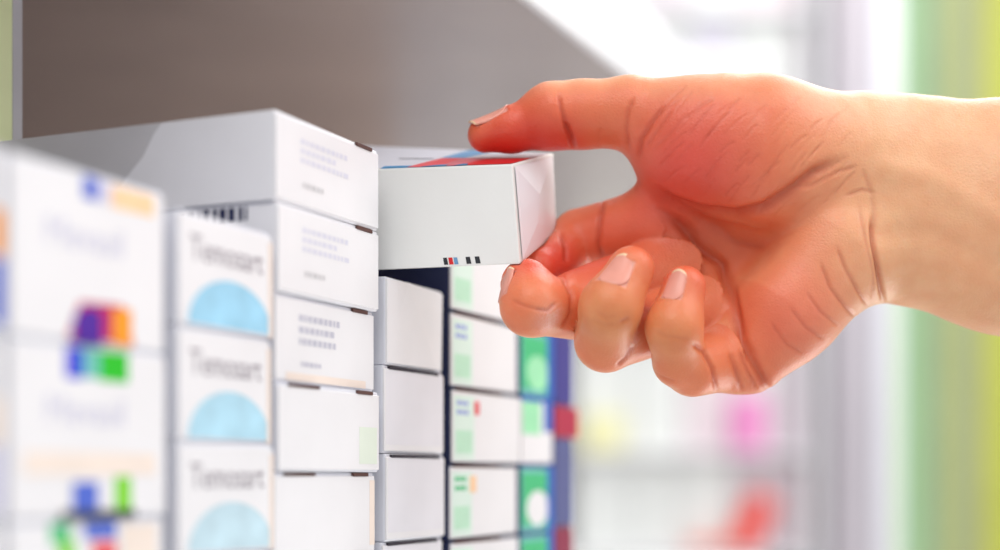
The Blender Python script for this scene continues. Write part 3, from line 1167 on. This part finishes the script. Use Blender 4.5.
upart('side_panel', ux0, ux0 + 0.02, YU, YU + 0.4, FZ, 1.3, 0.002)
upart('side_panel', ux1 - 0.02, ux1, YU, YU + 0.4, FZ, 1.3, 0.002)
upart('back_board', ux0 + 0.02, ux1 - 0.02, YU + 0.39, YU + 0.4, FZ, 1.3, 0)
shelf_zs = [-1.12, -0.88, -0.62, -0.37, -0.13, 0.04, 0.27, 0.52, 0.78, 1.04]
for z_ in shelf_zs:
    upart('shelf_board', ux0 + 0.02, ux1 - 0.02, YU, YU + 0.385, z_ - 0.008, z_, 0.001)
far_cols = [mat('far_white', '#e6e8e5', 0.5, 0.01, 5), mat('far_lilac_white', '#e2deea', 0.5, 0.01, 5), mat('far_mint_white', '#e0ece2', 0.5, 0.01, 5), mat('far_grey_white', '#d2c8ce', 0.5, 0.01, 5), mat('far_rose_white', '#e6d8dc', 0.5, 0.01, 5)]


def thing_box(name, label, x0, x1, y0, y1, z0, z1, m, cat='box', tilt=0.0, group=None):
    o = link(name, box_mesh(-(x1 - x0) / 2, (x1 - x0) / 2, 0, y1 - y0, 0, z1 - z0, 0.001), m, None, ((x0 + x1) / 2, y0, z0))
    o.rotation_euler[1] = tilt
    tag(o, label, cat, group)
    return o


PK = mat('pink_carton', '#f08cca', 0.5, 0.04, 20)
RD = mat('red_carton', '#f25044', 0.5, 0.04, 20)
YL = mat('pale_yellow_carton', '#f3efb4', 0.5, 0.04, 20)
g0 = 0.0003
thing_box('far_carton', 'pink carton far behind, below the heel of the hand', at(734, 0, YU).x, at(766, 0, YU).x, 2.502, 2.528, 0.04 + g0, 0.135, PK)
thing_box('far_carton', 'pale yellow carton far behind, below the ring finger', at(584, 0, YU).x, at(622, 0, YU).x, 2.502, 2.528, 0.04 + g0, 0.098, YL)
c_ = thing_box('far_carton', 'red carton far behind, leaning at the bottom of the picture', at(724, 0, YU).x, at(752, 0, YU).x, 2.502, 2.528, -0.128, -0.025, RD, tilt=math.radians(28))
thing_box('far_carton', 'coral carton lying far behind, beside the leaning red carton', at(690, 0, YU).x, at(722, 0, YU).x, 2.502, 2.528, -0.13 + g0, -0.112, mat('coral_carton', '#f58a78', 0.5, 0.04, 20))
busy = {5: [(730, 770), (580, 626)], 4: [(684, 772)]}
rf = random.Random(8)
ORD = ['first', 'second', 'third', 'fourth', 'fifth', 'sixth', 'seventh', 'eighth', 'ninth']
lev = {4: 'bottommost', 5: 'middle', 7: 'upper', 8: 'topmost'}
for k in (4, 5, 7, 8):
    x = ux0 + 0.022
    top = shelf_zs[k + 1] - 0.008
    n_ = 0
    while x < ux1 - 0.03:
        if x / YU * F + CX > 540:
            n_ += 1
        wv = min(rf.choice([0.07, 0.085, 0.10]), ux1 - 0.022 - x)
        hh = top - shelf_zs[k] - rf.uniform(0.002, 0.006)
        pa = x / YU * F + CX
        if pa > 540:
            m = far_cols[0 if pa < 640 else (3 if pa > 770 else rf.choice([0, 1, 4, 3]))]
            thing_box('far_carton', 'pale blurred carton, %s from the left on the %s visible level of the far shelving' % (ORD[n_ - 1], lev[k]), x, x + wv - 0.003, YU + 0.032, YU + 0.2, shelf_zs[k] + g0, shelf_zs[k] + hh, m,
                      group='pale cartons on the %s level of the far shelving' % lev[k])
        x += wv

# pillar, door frame and the coloured strips beyond
S('trim_1', *bx(834, 877, -400, 1130, 2.46, 0.30, 0.004), m=mat('mauve_grey_paint', '#bcb5bc', 0.6, 0.02, 6))
S('trim_2', *bx(879, 899, -400, 1130, 2.48, 0.10, 0.003), m=mat('white_door_frame', '#f0f1f8', 0.4, 0.01, 6))
blind = bpy.data.objects.new('vertical_blind', None)
COL.objects.link(blind)
bl = at(896, 0, 2.95)
blind.location = (bl.x, 2.95, FZ + 0.02)
tag(blind, 'row of green, teal, sage and yellow vertical strips behind the wrist, at the right', 'blind')
strips = [('#c6ea9e', 20), ('#88b8a4', 17), ('#bcc680', 20), ('#b0b888', 32), ('#cfd04a', 22), ('#cdd85c', 24), ('#b1c890', 30), ('#8cbca4', 26), ('#c6dc92', 30), ('#d6d848', 26)]
x = 895
for i, (c_, wp) in enumerate(strips):
    a, b_ = at(x, 0, 2.95).x - bl.x, at(x + wp, 0, 2.95).x - bl.x
    o = link('strip', box_mesh(a + 0.001, b_ - 0.001, (i % 2) * 0.004, 0.003 + (i % 2) * 0.004, 0.0, 2.65, 0.0008, 1), mat('strip_colour_%d' % i, c_, 0.5, 0.03, 8), blind)
    x += wp
a, b_ = at(895, 0, 2.95).x - bl.x, at(x, 0, 2.95).x - bl.x
link('head_rail', box_mesh(a, b_, -0.01, 0.02, 2.6505, 2.69, 0.002), UW, blind)
